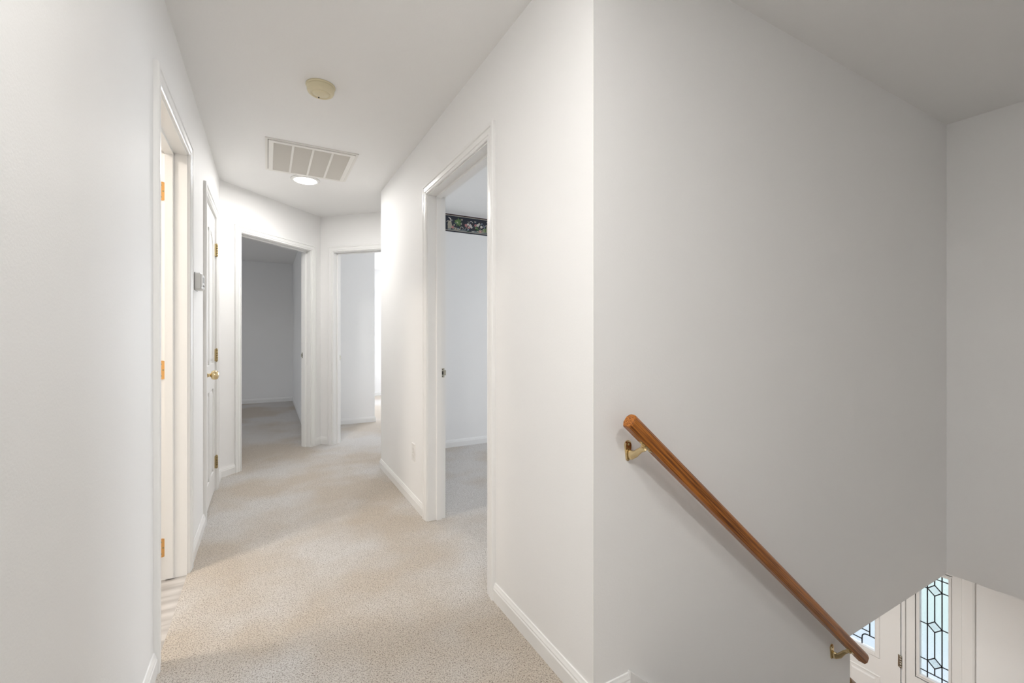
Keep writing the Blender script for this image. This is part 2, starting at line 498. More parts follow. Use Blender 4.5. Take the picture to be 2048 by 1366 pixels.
def door_unit(name, fr, s0, s1, top, label, strike=None, hinges=None, stop_at=(-0.052, -0.087), depth=T, stop=True, hmat=None):
    root = empty(name, fr((s0 + s1) / 2, 0, 0), label, None, None, 'structure')
    r5 = 0.005
    # side casings, mitred
    for sg, sx in ((-1, s0), (1, s1)):
        mb = MB()
        mb.loft([[fr(sx + sg * (r5 + w), o, 0) for w, o in PROF], [fr(sx + sg * (r5 + w), o, top + r5 + w) for w, o in PROF]])
        mb.build('side_casing', M_TRIM, root)
    mb = MB()
    mb.loft([[fr(s0 - (r5 + w), o, top + r5 + w) for w, o in PROF], [fr(s1 + (r5 + w), o, top + r5 + w) for w, o in PROF]])
    mb.build('head_casing', M_TRIM, root)
    for sg, sx in ((-1, s0), (1, s1)):
        mb = MB(); mb.fbox(fr, (sx, 0, -0.006), (sx + sg * J, -depth, top + J))
        jb = mb.build('side_jamb', M_TRIM, root)
        if stop:
            mb = MB()
            a, b_ = stop_at
            pr = [(0, a), (0.008, a), (0.011, a - 0.004), (0.011, b_), (0, b_)]
            mb.loft([[fr(sx - sg * p, q, 0) for p, q in pr], [fr(sx - sg * p, q, top) for p, q in pr]])
            mb.build('door_stop', M_TRIM, root)
    mb = MB(); mb.fbox(fr, (s0, 0, top), (s1, -depth, top + J)); mb.build('head_jamb', M_TRIM, root)
    if stop:
        mb = MB(); a, b_ = stop_at
        mb.fbox(fr, (s0, a, top - 0.011), (s1, b_, top)); mb.build('door_stop', M_TRIM, root)
    if strike:
        side, z, o_a, o_b = strike            # side -1: on s0 jamb, 1: on s1 jamb
        sx = s0 if side < 0 else s1; g = -side
        mb = MB()
        hz = 0.029
        mb.fbox(fr, (sx + g * 0.0, o_a, z - hz), (sx + g * 0.002, o_b + 0.006, z + hz))
        # curved lip towards the room
        lip = [(0.000, o_b + 0.006), (0.002, o_b + 0.006), (0.001, o_b - 0.004), (-0.003, o_b - 0.008), (-0.004, o_b - 0.006)]
        mb.loft([[fr(sx + g * p, q, z - 0.016) for p, q in lip], [fr(sx + g * p, q, z + 0.016) for p, q in lip]])
        st = mb.build('strike_plate', M_STEEL, root, label='metal strike plate')
        om = (o_a + o_b) / 2 + 0.004
        mb = MB()
        mb.fbox(fr, (sx + g * 0.0015, om - 0.007, z - 0.011), (sx + g * 0.0026, om + 0.007, z + 0.011))
        for dz in (-0.021, 0.021):
            mb.lathe([(0.0032, 0.0), (0.0032, 0.001)], fr(sx + g * 0.002, om, z + dz), (fr.d.x * g, fr.d.y * g, 0), 10)
        mb.build('latch_hole', M_DARK, st)
    if hinges:
        side, zs, o_a, o_b = hinges
        sx = s0 if side < 0 else s1; g = -side
        for z in zs:
            mb = MB()
            hz = 0.0445; rr = 0.012
            out = []
            for cx_, cz_, a0 in ((o_a - rr, z + hz - rr, 0), (o_b, z + hz, None), (o_b, z - hz, None), (o_a - rr, z - hz + rr, 270)):
                if a0 is None: out.append((cx_, cz_))
                elif a0 == 0:
                    out += [(cx_ + rr * math.cos(R(q)), cz_ + rr * math.sin(R(q))) for q in (0, 30, 60, 90)]
                else:
                    out += [(cx_ + rr * math.cos(R(q)), cz_ + rr * math.sin(R(q))) for q in (270, 300, 330, 360)]
            mb.prism([fr(sx, p, q) for p, q in out], tuple(fr.d * (g * 0.0025)) + (0,))
            mb.tube([fr(sx + g * 0.003, o_b - 0.004, z - hz), fr(sx + g * 0.003, o_b - 0.004, z + hz)], 0.0055, 10)
            hg = mb.build('hinge', hmat or M_COPPER, root, label='orange-gold hinge leaf')
            for dz, do in ((0.028, 0.010), (0.0, 0.018), (-0.028, 0.010)):
                mb = MB(); mb.lathe([(0.0038, 0.0), (0.0038, 0.0006)], fr(sx + g * 0.0025, (o_a + o_b) / 2 + do - 0.012, z + dz), (fr.d.x * g, fr.d.y * g, 0), 10)
                mb.build('screw', M_BRASS_OLD, hg)
    return root


# --- raised-panel door leaf in a frame: s from 0 (hinge) to w, o thickness from 0 (face) to -th
def leaf_geo(fr, w, h, th, root, name='door_leaf', knob_s=None, knob_z=0.911, z0=0.012, both=False, knobs=(1,)):
    col = [(0.095, w / 2 - 0.04), (w / 2 + 0.04, w - 0.095)]
    rows = [(0.17, 0.78, False), (0.965, 1.90, True)]
    mb = MB()
    rec = 0.008
    mb.fbox(fr, (0, -rec, z0), (w, -th + rec, h))           # core
    for o0, o1 in ((0, -rec), (-th + rec, -th)):
        for a, b_ in ((0, col[0][0]), (col[0][1], col[1][0]), (col[1][1], w)):
            mb.fbox(fr, (a, o0, z0), (b_, o1, h))
        for a, b_ in col:
            mb.fbox(fr, (a, o0, z0), (b_, o1, rows[0][0]))
            mb.fbox(fr, (a, o0, rows[0][1]), (b_, o1, rows[1][0]))
            # arched head rail
            N = 10; arc = []
            for k in range(N + 1):
                t = k / N
                left = a < w / 2
                u = t if left else 1 - t
                arc.append((a + (b_ - a) * t, rows[1][1] - 0.075 * (1 - math.sin(u * math.pi / 2))))
            poly = arc + [(b_, h), (a, h)]
            for k in range(N):
                p, q = arc[k], arc[k + 1]
                mb.prism([fr(p[0], o0, p[1]), fr(q[0], o0, q[1]), fr(q[0], o0, h), fr(p[0], o0, h)], tuple(fr.n * (o1 - o0)) + (0,))
    lf = mb.build(name, M_DOOR, root)
    for side in (0, 1):
        f0 = -rec if side == 0 else -th + rec
        sg = 1 if side == 0 else -1
        for a, b_ in col:
            for r0, r1, arched in rows:
                N = 10
                def outline(ins):
                    pts = [(a + ins, r0 + ins), (b_ - ins, r0 + ins)]
                    if not arched: return pts + [(b_ - ins, r1 - ins), (a + ins, r1 - ins)]
                    out = []
                    for k in range(N + 1):
                        t = k / N; u = t if a < w / 2 else 1 - t
                        out.append((a + ins + (b_ - a - 2 * ins) * t, r1 - ins - 0.075 * (1 - math.sin(u * math.pi / 2))))
                    return pts + out[::-1]
                rings = [[fr(p, f0 + sg * o, q) for p, q in outline(i_)] for i_, o in ((0.018, 0.0), (0.022, 0.003), (0.034, 0.0065))]
                mb = MB(); mb.loft(rings); mb.build('panel', M_DOOR, lf)
    if knob_s is not None:
        for sg in knobs:
            mb = MB()
            c = fr(knob_s, 0 if sg > 0 else -th, knob_z)
            ax = (fr.n.x * sg, fr.n.y * sg, 0)
            mb.lathe([(0.0, 0), (0.032, 0.0), (0.033, 0.003), (0.029, 0.007), (0.016, 0.010), (0.011, 0.012), (0.010, 0.026), (0.014, 0.029), (0.024, 0.032),
                      (0.0292, 0.040), (0.0305, 0.049), (0.0290, 0.059), (0.0245, 0.066), (0.013, 0.071), (0.0, 0.072)], c, ax, 28)
            mb.build('door_knob', M_BRASS, lf, label='round polished brass door knob')
    return lf


# bathroom doorway (left wall, near)
d1 = door_unit('door_1', F_L, 1.99, 2.66, 2.045, 'white cased open doorway to the bathroom, nearest on the left wall',
               hinges=(1, (1.855, 1.0, 0.15), -0.084, -0.115))
# its leaf, swung open into the bathroom
leaf_geo(Frame((XL - T - 0.012, 2.655), (-1, 0.0), (0, -1)), 0.66, 2.03, 0.035, d1, knob_s=0.60, knobs=(1, -1))
# closed closet door, far end of left wall
d2 = door_unit('door_2', F_L, 3.346, 3.985, 2.045, 'closed white panelled closet door with brass knob beside the thermostat', stop_at=(-0.042, -0.077))
F_L2 = Frame((XL - 0.003, 3.982), (0, -1), (1, 0))
lf2 = leaf_geo(F_L2, 0.633, 2.038, 0.035, d2, knob_s=0.633 - 0.062)
for z in (1.805, 1.018, 0.217):
    mb = MB(); hz = 0.0445
    c = (XL + 0.0085, 3.986)
    for k in range(5):
        za = z - hz + k * hz * 0.4
        mb.tube([(c[0], c[1], za + 0.0006), (c[0], c[1], za + hz * 0.4 - 0.0006)], 0.0082, 12)
    mb.lathe([(0.0, 0.0), (0.006, 0.001), (0.0065, 0.004), (0.0, 0.007)], (c[0], c[1], z + hz), (0, 0, 1), 12)
    mb.lathe([(0.0, 0.0), (0.006, 0.001), (0.0065, 0.004), (0.0, 0.007)], (c[0], c[1], z - hz), (0, 0, -1), 12)
    mb.box((XL - 0.003, 3.968, z - hz), (XL + 0.006, 3.986, z + hz))
    mb.box((XL + 0.0005, 3.986, z - hz), (XL + 0.012, 4.002, z + hz))
    mb.build('hinge', M_BRASS_OLD, d2, label='aged brass hinge')

d3 = door_unit('door_3', F_A, 0.205, 1.04, 2.045, 'white cased open doorway to the dark bedroom on the left angled wall', strike=(1, 0.957, -0.115, -0.086)[0:1] + (0.957, -0.083, -0.113))
p = F_A(0.205 + 0.004, -T - 0.012, 0)
leaf_geo(Frame(p[:2], (-math.sin(R(30)), math.cos(R(30))), (-math.cos(R(30)), -math.sin(R(30)))), 0.82, 2.03, 0.035, d3, knob_s=0.76, knobs=(1, -1))
d4 = door_unit('door_4', F_B, 0.165, 0.935, 2.05, 'white cased open doorway to the bright bedroom at the end of the hall', strike=(-1, 0.925, -0.083, -0.113))
p = F_B(0.935 - 0.004, -T - 0.012, 0)
leaf_geo(Frame(p[:2], (math.cos(R(38)), math.sin(R(38))), (math.sin(R(38)), -math.cos(R(38)))), 0.76, 2.03, 0.035, d4, knob_s=0.70, knobs=(1, -1))
d5 = door_unit('door_5', F_R, 1.811, 2.68, 2.045, 'white cased open doorway to the bedroom on the right wall', strike=(1, 0.927, -0.083, -0.113))
leaf_geo(Frame((XR + T + 0.014, 1.808), (1, 0), (0, 1)), 0.855, 2.03, 0.035, d5, knob_s=0.795, knobs=(1, -1))

# ------------------------------------------------------------------ windows of the unseen walls
def window(name, fr, w, h, z, label):
    root = empty(name, fr(0, 0, z), label, None, None, 'structure')
    mb = MB()
    for a, b_, c, d in ((-w / 2, -w / 2 + 0.04, 0, h), (w / 2 - 0.04, w / 2, 0, h), (-w / 2, w / 2, 0, 0.04), (-w / 2, w / 2, h - 0.04, h), (-w / 2, w / 2, h / 2 - 0.02, h / 2 + 0.02)):
        mb.fbox(fr, (a, -0.10, z + c), (b_, -0.13, z + d))
    mb.build('window_frame', M_TRIM, root)
    mb = MB()
    for a, b_, c, d in ((-w / 2 - 0.06, -w / 2, -0.06, h + 0.06), (w / 2, w / 2 + 0.06, -0.06, h + 0.06), (-w / 2, w / 2, h, h + 0.06), (-w / 2, w / 2, -0.06, 0)):
        mb.fbox(fr, (a, 0, z + c), (b_, 0.016, z + d), bev=0.003)
    mb.build('casing', M_TRIM, root)
    return root

window('window_1', Frame((XD, 2.95), (0, 1), (-1, 0)), 1.5, 1.2, 0.85, 'window of the right bedroom')
window('window_2', Frame((XD, 5.75), (0, 1), (-1, 0)), 1.3, 1.2, 0.85, 'window of the far bedroom')

# ------------------------------------------------------------------ front door and sidelight (seen down the stairwell)
F_D = Frame((XD, 0), (0, 1), (-1, 0))
fd = empty('door_6', (XD, 2.2, ZG), 'white front door with leaded glass at the foot of the stairs', None, None, 'structure')
ZT = -0.70
def fr_ring(mb, s0, s1, z0, z1, wd, o0, o1, bev=0.0):
    for a in ((s0, s0 + wd, z0, z1), (s1 - wd, s1, z0, z1), (s0 + wd, s1 - wd, z0, z0 + wd), (s0 + wd, s1 - wd, z1 - wd, z1)):
        mb.fbox(F_D, (a[0], o0, a[2]), (a[1], o1, a[3]), bev=bev)

def came(mb, pts, w=0.0042):
    """lead strip following (s, z) points on the glass"""
    for (a, b_), (c, d) in zip(pts[:-1], pts[1:]):
        v = Vector((c - a, d - b_)); n_ = Vector((-v.y, v.x)).normalized() * w; e = v.normalized() * w * 0.6
        q = [(a - e.x + n_.x, b_ - e.y + n_.y), (c + e.x + n_.x, d + e.y + n_.y), (c + e.x - n_.x, d + e.y - n_.y), (a - e.x - n_.x, b_ - e.y - n_.y)]
        mb.prism([F_D(p_, -0.026, z_) for p_, z_ in q], (-0.006, 0, 0))

# leaf
s0, s1 = 1.762, 2.668
g0, g1, gz0, gz1 = 1.944, 2.486, -1.731, -0.86
mb = MB()
mb.fbox(F_D, (s0, -0.01, ZG + 0.02), (g0 - 0.012, -0.053, ZT)); mb.fbox(F_D, (g1 + 0.012, -0.01, ZG + 0.02), (s1, -0.053, ZT))
mb.fbox(F_D, (g0 - 0.012, -0.01, ZG + 0.02), (g1 + 0.012, -0.053, gz0 - 0.012)); mb.fbox(F_D, (g0 - 0.012, -0.01, gz1 + 0.012), (g1 + 0.012, -0.053, ZT))
lf = mb.build('front_door_leaf', M_DOOR, fd)
mb = MB()
fr_ring(mb, g0 - 0.034, g1 + 0.034, gz0 - 0.052, gz1 + 0.052, 0.034, -0.01, 0.002, 0.004)
fr_ring(mb, g0 - 0.012, g1 + 0.012, gz0 - 0.02, gz1 + 0.02, 0.014, -0.03, 0.000, 0.003)
mb.build('glazing_frame', M_DOOR, lf)
mb = MB(); mb.fbox(F_D, (g0, -0.030, gz0), (g1, -0.034, gz1)); mb.build('glass_pane', M_GLASS, lf, label='textured leaded glass')
mb = MB()
c = (g0 + g1) / 2
for sg in (-1, 1):
    f = lambda q: c + sg * (q - c)
    came(mb, [(f(1.993), -1.628), (f(1.993), -0.97)])
    arc = [(f(2.054), -1.731), (f(2.054), -1.686)] + [(f(2.012 + 0.042 * math.cos(t)), -1.672 + 0.044 * math.sin(t)) for t in [R(q) for q in range(15, 91, 15)]] + [(f(1.993), -1.628), (f(g0), -1.628)]
    came(mb, arc)
    came(mb, [(f(1.993), -1.594), (c, -1.594)])
    came(mb, [(f(2.054), -1.69), (c, -1.69)])
    came(mb, [(f(2.10), -1.50), (c, -1.40)]); came(mb, [(f(2.10), -1.50), (c, -1.594)]); came(mb, [(f(1.993), -1.50), (f(2.10), -1.50)])
    came(mb, [(f(g0), -0.97), (c, -0.97)])
    came(mb, [(f(2.10), -1.15), (c, -1.03)]); came(mb, [(f(2.10), -1.15), (c, -1.27)]); came(mb, [(f(1.993), -1.15), (f(2.10), -1.15)])
came(mb, [(c, -1.40), (c, -1.27)]); came(mb, [(c, -1.03), (c, gz1)])
mb.build('lead_came', M_LEAD, lf, label='dark leading in the door glass')
for a, b_ in ((1.905, 2.175), (2.255, 2.525)):
    rings = [[F_D(p_, o, q) for p_, q in ((a + i_, -2.5 + i_), (b_ - i_, -2.5 + i_), (b_ - i_, -1.945 - i_), (a + i_, -1.945 - i_))]
             for i_, o in ((0, -0.010), (0.004, -0.004), (0.014, -0.004), (0.020, -0.009), (0.036, -0.009), (0.050, -0.003))]
    mb = MB(); mb.loft(rings); mb.build('panel', M_DOOR, lf)
for z in (-2.45, -1.707, -0.95):
    mb = MB()
    for k in range(5):
        mb.tube([(XD - 0.002, 1.755, z - 0.052 + k * 0.0208), (XD - 0.002, 1.755, z - 0.0325 + k * 0.0208)], 0.0085, 12)
    mb.fbox(F_D, (1.758, -0.009, z - 0.052), (1.775, -0.001, z + 0.052))
    mb.build('hinge', M_STEEL, fd, label='worn steel hinge of the front door')
# frame, mullion, sidelight
mb = MB()
mb.fbox(F_D, (1.722, -0.02, ZG), (1.7575, -0.12, ZT + 0.02)); mb.fbox(F_D, (1.725, 0.0, ZG), (1.7455, -0.02, ZT + 0.02), bev=0.003)
mb.fbox(F_D, (s1 + 0.004, 0.0, ZG), (2.72, -0.12, ZT + 0.02)); mb.fbox(F_D, (1.362, 0.0, ZT + 0.003), (2.72, -0.12, -0.66))
mb.fbox(F_D, (1.362, -0.002, ZG), (1.421, -0.12, ZT + 0.003), bev=0.003)
mb.build('door_frame', M_TRIM, fd)
sl = MB()
a0, a1, b0, b1 = 1.447, 1.625, -1.731, -0.838
sl.fbox(F_D, (1.422, -0.012, ZG + 0.02), (a0 - 0.002, -0.05, ZT)); sl.fbox(F_D, (a1 + 0.002, -0.012, ZG + 0.02), (1.7215, -0.05, ZT))
sl.fbox(F_D, (a0 - 0.002, -0.012, ZG + 0.02), (a1 + 0.002, -0.05, b0 - 0.002)); sl.fbox(F_D, (a0 - 0.002, -0.012, b1 + 0.002), (a1 + 0.002, -0.05, ZT))
slo = sl.build('sidelight_panel', M_DOOR, fd)
mb = MB(); fr_ring(mb, a0 - 0.020, a1 + 0.020, b0 - 0.020, b1 + 0.020, 0.018, -0.014, -0.002, 0.003)
for q in range(2): fr_ring(mb, a0 - 0.036, a1 + 0.036, b0 - 0.045, b1 + 0.036, 0.008, -0.014, -0.009, 0.002)
mb.build('glazing_frame', M_DOOR, slo)
mb = MB(); mb.fbox(F_D, (a0 - 0.002, -0.030, b0), (a1 + 0.002, -0.034, b1)); mb.build('glass_pane', M_GLASS, slo, label='tall textured leaded glass')
mb = MB()
m_ = 1.5355; zc = -1.284
for y_ in (1.489, 1.582): came(mb, [(y_, b0), (y_, b1)], 0.0036)
for z_ in (-1.69, -0.878): came(mb, [(a0, z_), (a1, z_)], 0.0036)
for z_ in (zc, zc - 0.306, zc + 0.306):
    came(mb, [(a0, z_), (1.489, z_)], 0.0036); came(mb, [(1.582, z_), (a1, z_)], 0.0036)
    came(mb, [(1.489, z_), (m_, z_ + 0.045), (1.582, z_), (m_, z_ - 0.045), (1.489, z_)], 0.0036)
for za, zb in ((-1.69, zc - 0.351), (zc - 0.261, zc - 0.045), (zc + 0.045, zc + 0.261), (zc + 0.351, -0.878)):
    came(mb, [(m_, za), (m_, zb)], 0.0036)
mb.build('lead_came', M_LEAD, slo, label='dark leading in the sidelight')
for z_ in (zc, zc - 0.306, zc + 0.306):
    rings = [[F_D(p_, o, q) for p_, q in ((m_ - k, z_), (m_, z_ + k * 0.97), (m_ + k, z_), (m_, z_ - k * 0.97))] for k, o in ((0.044, -0.0295), (0.031, -0.026))]
    mb = MB(); mb.loft(rings); mb.build('bevelled_diamond', M_GLASS_CLEAR, slo)
# casing beside the sidelight
mb = MB()
P2 = [(0, 0), (0, 0.010), (0.010, 0.012), (0.045, 0.016), (0.060, 0.018), (0.072, 0.014), (0.072, 0)]
mb.loft([[F_D(1.358 - w, o, ZG) for w, o in P2], [F_D(1.358 - w, o, -0.66 + w) for w, o in P2]])
mb.loft([[F_D(1.358 - w, o, -0.66 + w) for w, o in P2], [F_D(2.724 + w, o, -0.66 + w) for w, o in P2]])
mb.loft([[F_D(2.724 + w, o, -0.66 + w) for w, o in P2], [F_D(2.724 + w, o, ZG) for w, o in P2]])
mb.build('casing', M_TRIM, fd)

# outside: porch slab and lawn
mb = MB(); mb.box((XD + 0.15, -3, ZG - 0.25), (7.4, 9, ZG - 0.08)); mb.build('floor_porch', M_CONC, kind='structure')
mb = MB(); mb.box((7.4, -25, ZG - 0.4), (60, 30, ZG - 0.2)); mb.build('ground', M_GRASS, kind='structure')

# ------------------------------------------------------------------ wallpaper border (flat print) in the right bedroom
cols = dict(ink=(0.018, 0.022, 0.035), maroon=(0.05, 0.02, 0.022), tan=(0.36, 0.33, 0.26), grey=(0.16, 0.18, 0.18), leaf=(0.10, 0.18, 0.06),
            lime=(0.26, 0.33, 0.15), dark_leaf=(0.02, 0.07, 0.03), pink=(0.50, 0.22, 0.22), white=(0.66, 0.62, 0.58), blue=(0.22, 0.28, 0.36), cream=(0.50, 0.47, 0.40))
keys = list(cols); mats = [plain('print_' + k, v, 0.6) for k, v in cols.items()]
K = {k: i for i, k in enumerate(keys)}
mb = MB(); layer = [0]
YW = 4.35
def pr(pts, k):
    layer[0] += 1
    y = YW - 0.0008 - layer[0] * 2e-6
    b = len(mb.v)
    mb.v += [(p_[0], y, p_[1]) for p_ in pts]; mb.f.append(list(range(b, b + len(pts)))); mb.mi.append(K[k]); mb.sm.append(False)
ZB0, ZB1 = 2.248, 2.434
X0, X1 = 1.41, XD
mb.box((X0, YW - 0.0008, ZB0), (X1, YW - 0.0001, ZB1), K['ink'])
def strip(za, zb, k): pr([(X0, za), (X1, za), (X1, zb), (X0, zb)], k)
def blob(cx_, cz_, rx, rz, k, n_=9, jit=0.25, rot=0.0):
    pts = []
    for q in range(n_):
        a = 2 * math.pi * q / n_; rr = 1 + random.uniform(-jit, jit)
        u_, v_ = rx * rr * math.cos(a), rz * rr * math.sin(a)
        pts.append((cx_ + u_ * math.cos(rot) - v_ * math.sin(rot), cz_ + u_ * math.sin(rot) + v_ * math.cos(rot)))
    pr(pts, k)
def leafp(cx_, cz_, L_, wd, a, k):
    ca, sa = math.cos(a), math.sin(a)
    pts = [(0, 0), (0.3 * L_, wd), (0.7 * L_, wd * 0.7), (L_, 0), (0.7 * L_, -wd * 0.7), (0.3 * L_, -wd)]
    pr([(cx_ + u_ * ca - v_ * sa, cz_ + u_ * sa + v_ * ca) for u_, v_ in pts], k)
def curl(cx_, cz_, r0, a0, a1, wd, k):
    N = 12; o = []; i_ = []
    for q in range(N + 1):
        t = q / N; a = a0 + (a1 - a0) * t; rr = r0 * (1 - 0.45 * t); w_ = wd * math.sin(math.pi * (0.15 + 0.8 * t))
        o.append((cx_ + (rr + w_) * math.cos(a), cz_ + (rr + w_) * math.sin(a))); i_.append((cx_ + (rr - w_) * math.cos(a), cz_ + (rr - w_) * math.sin(a)))
    pr(o + i_[::-1], k)
def flower(cx_, cz_, r_, kp, kc):
    for q in range(5):
        a = q * 2 * math.pi / 5 + random.uniform(-.2, .2)
        blob(cx_ + r_ * 0.6 * math.cos(a), cz_ + r_ * 0.6 * math.sin(a), r_ * 0.5, r_ * 0.42, kp, 7, 0.15, a)
    blob(cx_, cz_, r_ * 0.25, r_ * 0.25, kc, 6, 0.1)
zm = (ZB0 + ZB1) / 2
per = 0.44
for c0 in [1.64 + per * (k - 1) for k in range(9)]:
    if c0 + per > X1: break
    if c0 < X0: continue
    # undulating tan ground along the bottom
    pts = [(c0, ZB0 + 0.012)] + [(c0 + per * t / 12, ZB0 + 0.042 + 0.026 * math.sin(t * 2 * math.pi / 12 * 1.0 + 1.4) + 0.008 * math.sin(t * 2.1)) for t in range(13)] + [(c0 + per, ZB0 + 0.012)]
    pr(pts, 'tan')
    pts = [(c0, ZB0 + 0.012)] + [(c0 + per * t / 12, ZB0 + 0.03 + 0.010 * math.sin(t * 1.7)) for t in range(13)] + [(c0 + per, ZB0 + 0.012)]
    pr(pts, 'grey')
    for q in range(75):
        blob(c0 + random.uniform(0.02, per - 0.02), random.uniform(ZB0 + 0.02, ZB1 - 0.045), random.uniform(.004, .013), random.uniform(.003, .008), random.choice(['grey', 'grey', 'blue', 'tan', 'maroon', 'dark_leaf', 'ink']), 8, .3, random.uniform(0, 3))
    # beige shell scroll at the left
    blob(c0 + 0.022, zm - 0.02, 0.024, 0.045, 'tan', 10, 0.1); curl(c0 + 0.01, zm + 0.015, 0.040, R(95), R(-20), 0.006, 'white'); curl(c0 + 0.01, zm - 0.0, 0.022, R(170), R(0), 0.004, 'cream')
    # green leaf cluster
    lc = (c0 + 0.115, zm + 0.014)
    for q in range(12):
        a = q * math.pi / 6 + random.uniform(-.2, .2); leafp(*lc, random.uniform(.034, .052), .011, a, random.choice(['leaf', 'dark_leaf', 'leaf']))
    for q in range(8):
        a = q * math.pi / 4 + random.uniform(-.2, .2); leafp(lc[0], lc[1] + .004, random.uniform(.018, .034), .0065, a, random.choice(['lime', 'leaf', 'cream']))
    # pink and white flowers
    for dx, dz, rr, kp, kc in ((.055, -.042, .014, 'pink', 'maroon'), (.205, -.008, .016, 'pink', 'maroon'), (.228, .006, .012, 'white', 'tan'), (.255, -.005, .017, 'white', 'blue'), (.238, -.026, .014, 'pink', 'white'), (.268, -.022, .012, 'white', 'grey'),
                               (.315, .004, .014, 'pink', 'maroon'), (.342, .008, .016, 'white', 'tan'), (.36, .024, .012, 'cream', 'blue'), (.385, -.004, .014, 'white', 'blue'), (.372, -.055, .014, 'pink', 'white')):
        flower(c0 + dx, zm + dz, rr, kp, kc)
    for q in range(7): leafp(c0 + .33, zm - .032, random.uniform(.018, .034), .007, q * .9, random.choice(['leaf', 'dark_leaf', 'lime']))
    for q in range(7): leafp(c0 + .425, zm - .035, random.uniform(.018, .032), .007, q * .9, random.choice(['leaf', 'lime']))
    # pale scrolls
    curl(c0 + .16, zm - .045, .020, R(200), R(-60), .003, 'cream'); curl(c0 + .215, zm - .050, .022, R(160), R(20), .003, 'tan')
    curl(c0 + .27, zm + .018, .028, R(150), R(20), .003, 'white'); curl(c0 + .29, zm - .05, .020, R(200), R(340), .003, 'cream'); curl(c0 + .40, zm - .01, .03, R(80), R(-80), .003, 'blue')
strip(ZB1 - 0.013, ZB1 - 0.002, 'maroon'); strip(ZB1 - 0.019, ZB1 - 0.013, 'cream'); strip(ZB1 - 0.030, ZB1 - 0.019, 'ink')
strip(ZB0 + 0.002, ZB0 + 0.010, 'ink'); strip(ZB0 + 0.010, ZB0 + 0.013, 'maroon'); strip(ZB0 + 0.013, ZB0 + 0.017, 'cream')
bw = bpy.data.objects['wall_bedroom_back']
me = bpy.data.meshes.new('wallpaper_border'); me.from_pydata(mb.v, [], mb.f)
for m in mats: me.materials.append(m)
for p_, mi in zip(me.polygons, mb.mi): p_.material_index = mi
o = bpy.data.objects.new('wallpaper_border', me); COL.objects.link(o); o.parent = bw
o['label'] = 'dark floral wallpaper border with green leaves and pink flowers'

# ------------------------------------------------------------------ ceiling things
# smoke alarm
c = (0.238, 2.452, CZ)
root = empty('smoke_detector', c, 'round yellowed cream smoke detector on the hall ceiling', 'smoke detector')
mb = MB(); mb.lathe([(0.0, 0), (0.070, 0.0), (0.070, 0.006), (0.066, 0.009), (0.0, 0.009)], c, (0, 0, -1), 48); mb.build('base_plate', M_CREAM, root)
mb = MB(); mb.lathe([(0.0, 0.008), (0.066, 0.008), (0.0665, 0.014), (0.064, 0.030), (0.060, 0.038), (0.054, 0.042), (0.047, 0.0425), (0.045, 0.037), (0.042, 0.037), (0.040, 0.0415), (0.020, 0.0435), (0.0, 0.044)], c, (0, 0, -1), 48)
mb.build('cover', M_CREAM, root)
mb = MB(); mb.lathe([(0.0, 0), (0.0035, 0.0), (0.0035, 0.003), (0.0, 0.004)], (c[0] - 0.006, c[1] + 0.036, CZ - 0.0425), (0, 0, -1), 12); mb.build('sensor_hole', M_DARK, root)

# return air grille
gx0, gx1, gy0, gy1 = -0.014, 0.563, 3.243, 3.868
root = empty('ceiling_vent', ((gx0 + gx1) / 2, (gy0 + gy1) / 2, CZ), 'square beige return air vent grille on the hall ceiling behind the smoke detector', 'air vent')
def rectring(mb, x0, x1, y0, y1, w, z0, z1):
    mb.box((x0, y0, z0), (x1, y0 + w, z1)); mb.box((x0, y1 - w, z0), (x1, y1, z1)); mb.box((x0, y0 + w, z0), (x0 + w, y1 - w, z1)); mb.box((x1 - w, y0 + w, z0), (x1, y1 - w, z1))
mb = MB(); rectring(mb, gx0, gx1, gy0, gy1, 0.016, CZ - 0.006, CZ); mb.build('flange', M_GRILLE, root)
mb = MB(); rectring(mb, gx0 + 0.019, gx1 - 0.019, gy0 + 0.019, gy1 - 0.004, 0.030, CZ - 0.012, CZ - 0.001)
mb.build('hinged_frame', M_GRILLE, root)
mb = MB(); mb.box((gx0 + 0.016, gy0 + 0.016, CZ - 0.0012), (gx1 - 0.016, gy1 - 0.002, CZ - 0.0004)); mb.build('duct_shade_sheet', M_DUCT, root)  # solid dark sheet, its colour stands in for shade behind the louvers
ix0, ix1, iy0, iy1 = gx0 + 0.049, gx1 - 0.049, gy0 + 0.049, gy1 - 0.034
wb_ = (ix1 - ix0 - 3 * 0.014) / 4
for k in range(4):
    a = ix0 + k * (wb_ + 0.014)
    mb = MB(); N = 48
    for q in range(N):
        y = iy0 + (iy1 - iy0) * (q + 0.2) / N; dy = (iy1 - iy0) / N
        mb.prism([(a, y, CZ - 0.003), (a, y + 0.0012, CZ - 0.003), (a, y + dy * 0.85 + 0.0012, CZ - 0.011), (a, y + dy * 0.85, CZ - 0.011)], (wb_, 0, 0))
    mb.build('louver_bank', M_LOUVER, root)['kind'] = 'stuff'
    if k < 3:
        mb = MB(); mb.box((a + wb_, iy0, CZ - 0.0125), (a + wb_ + 0.014, iy1, CZ - 0.001)); mb.build('divider_bar', M_GRILLE, root)
for x in (gx0 + 0.105, gx1 - 0.105):
    mb = MB(); mb.box((x - 0.02, gy0 + 0.012, CZ - 0.016), (x + 0.02, gy0 + 0.022, CZ - 0.006)); mb.build('latch', M_GRILLE, root)

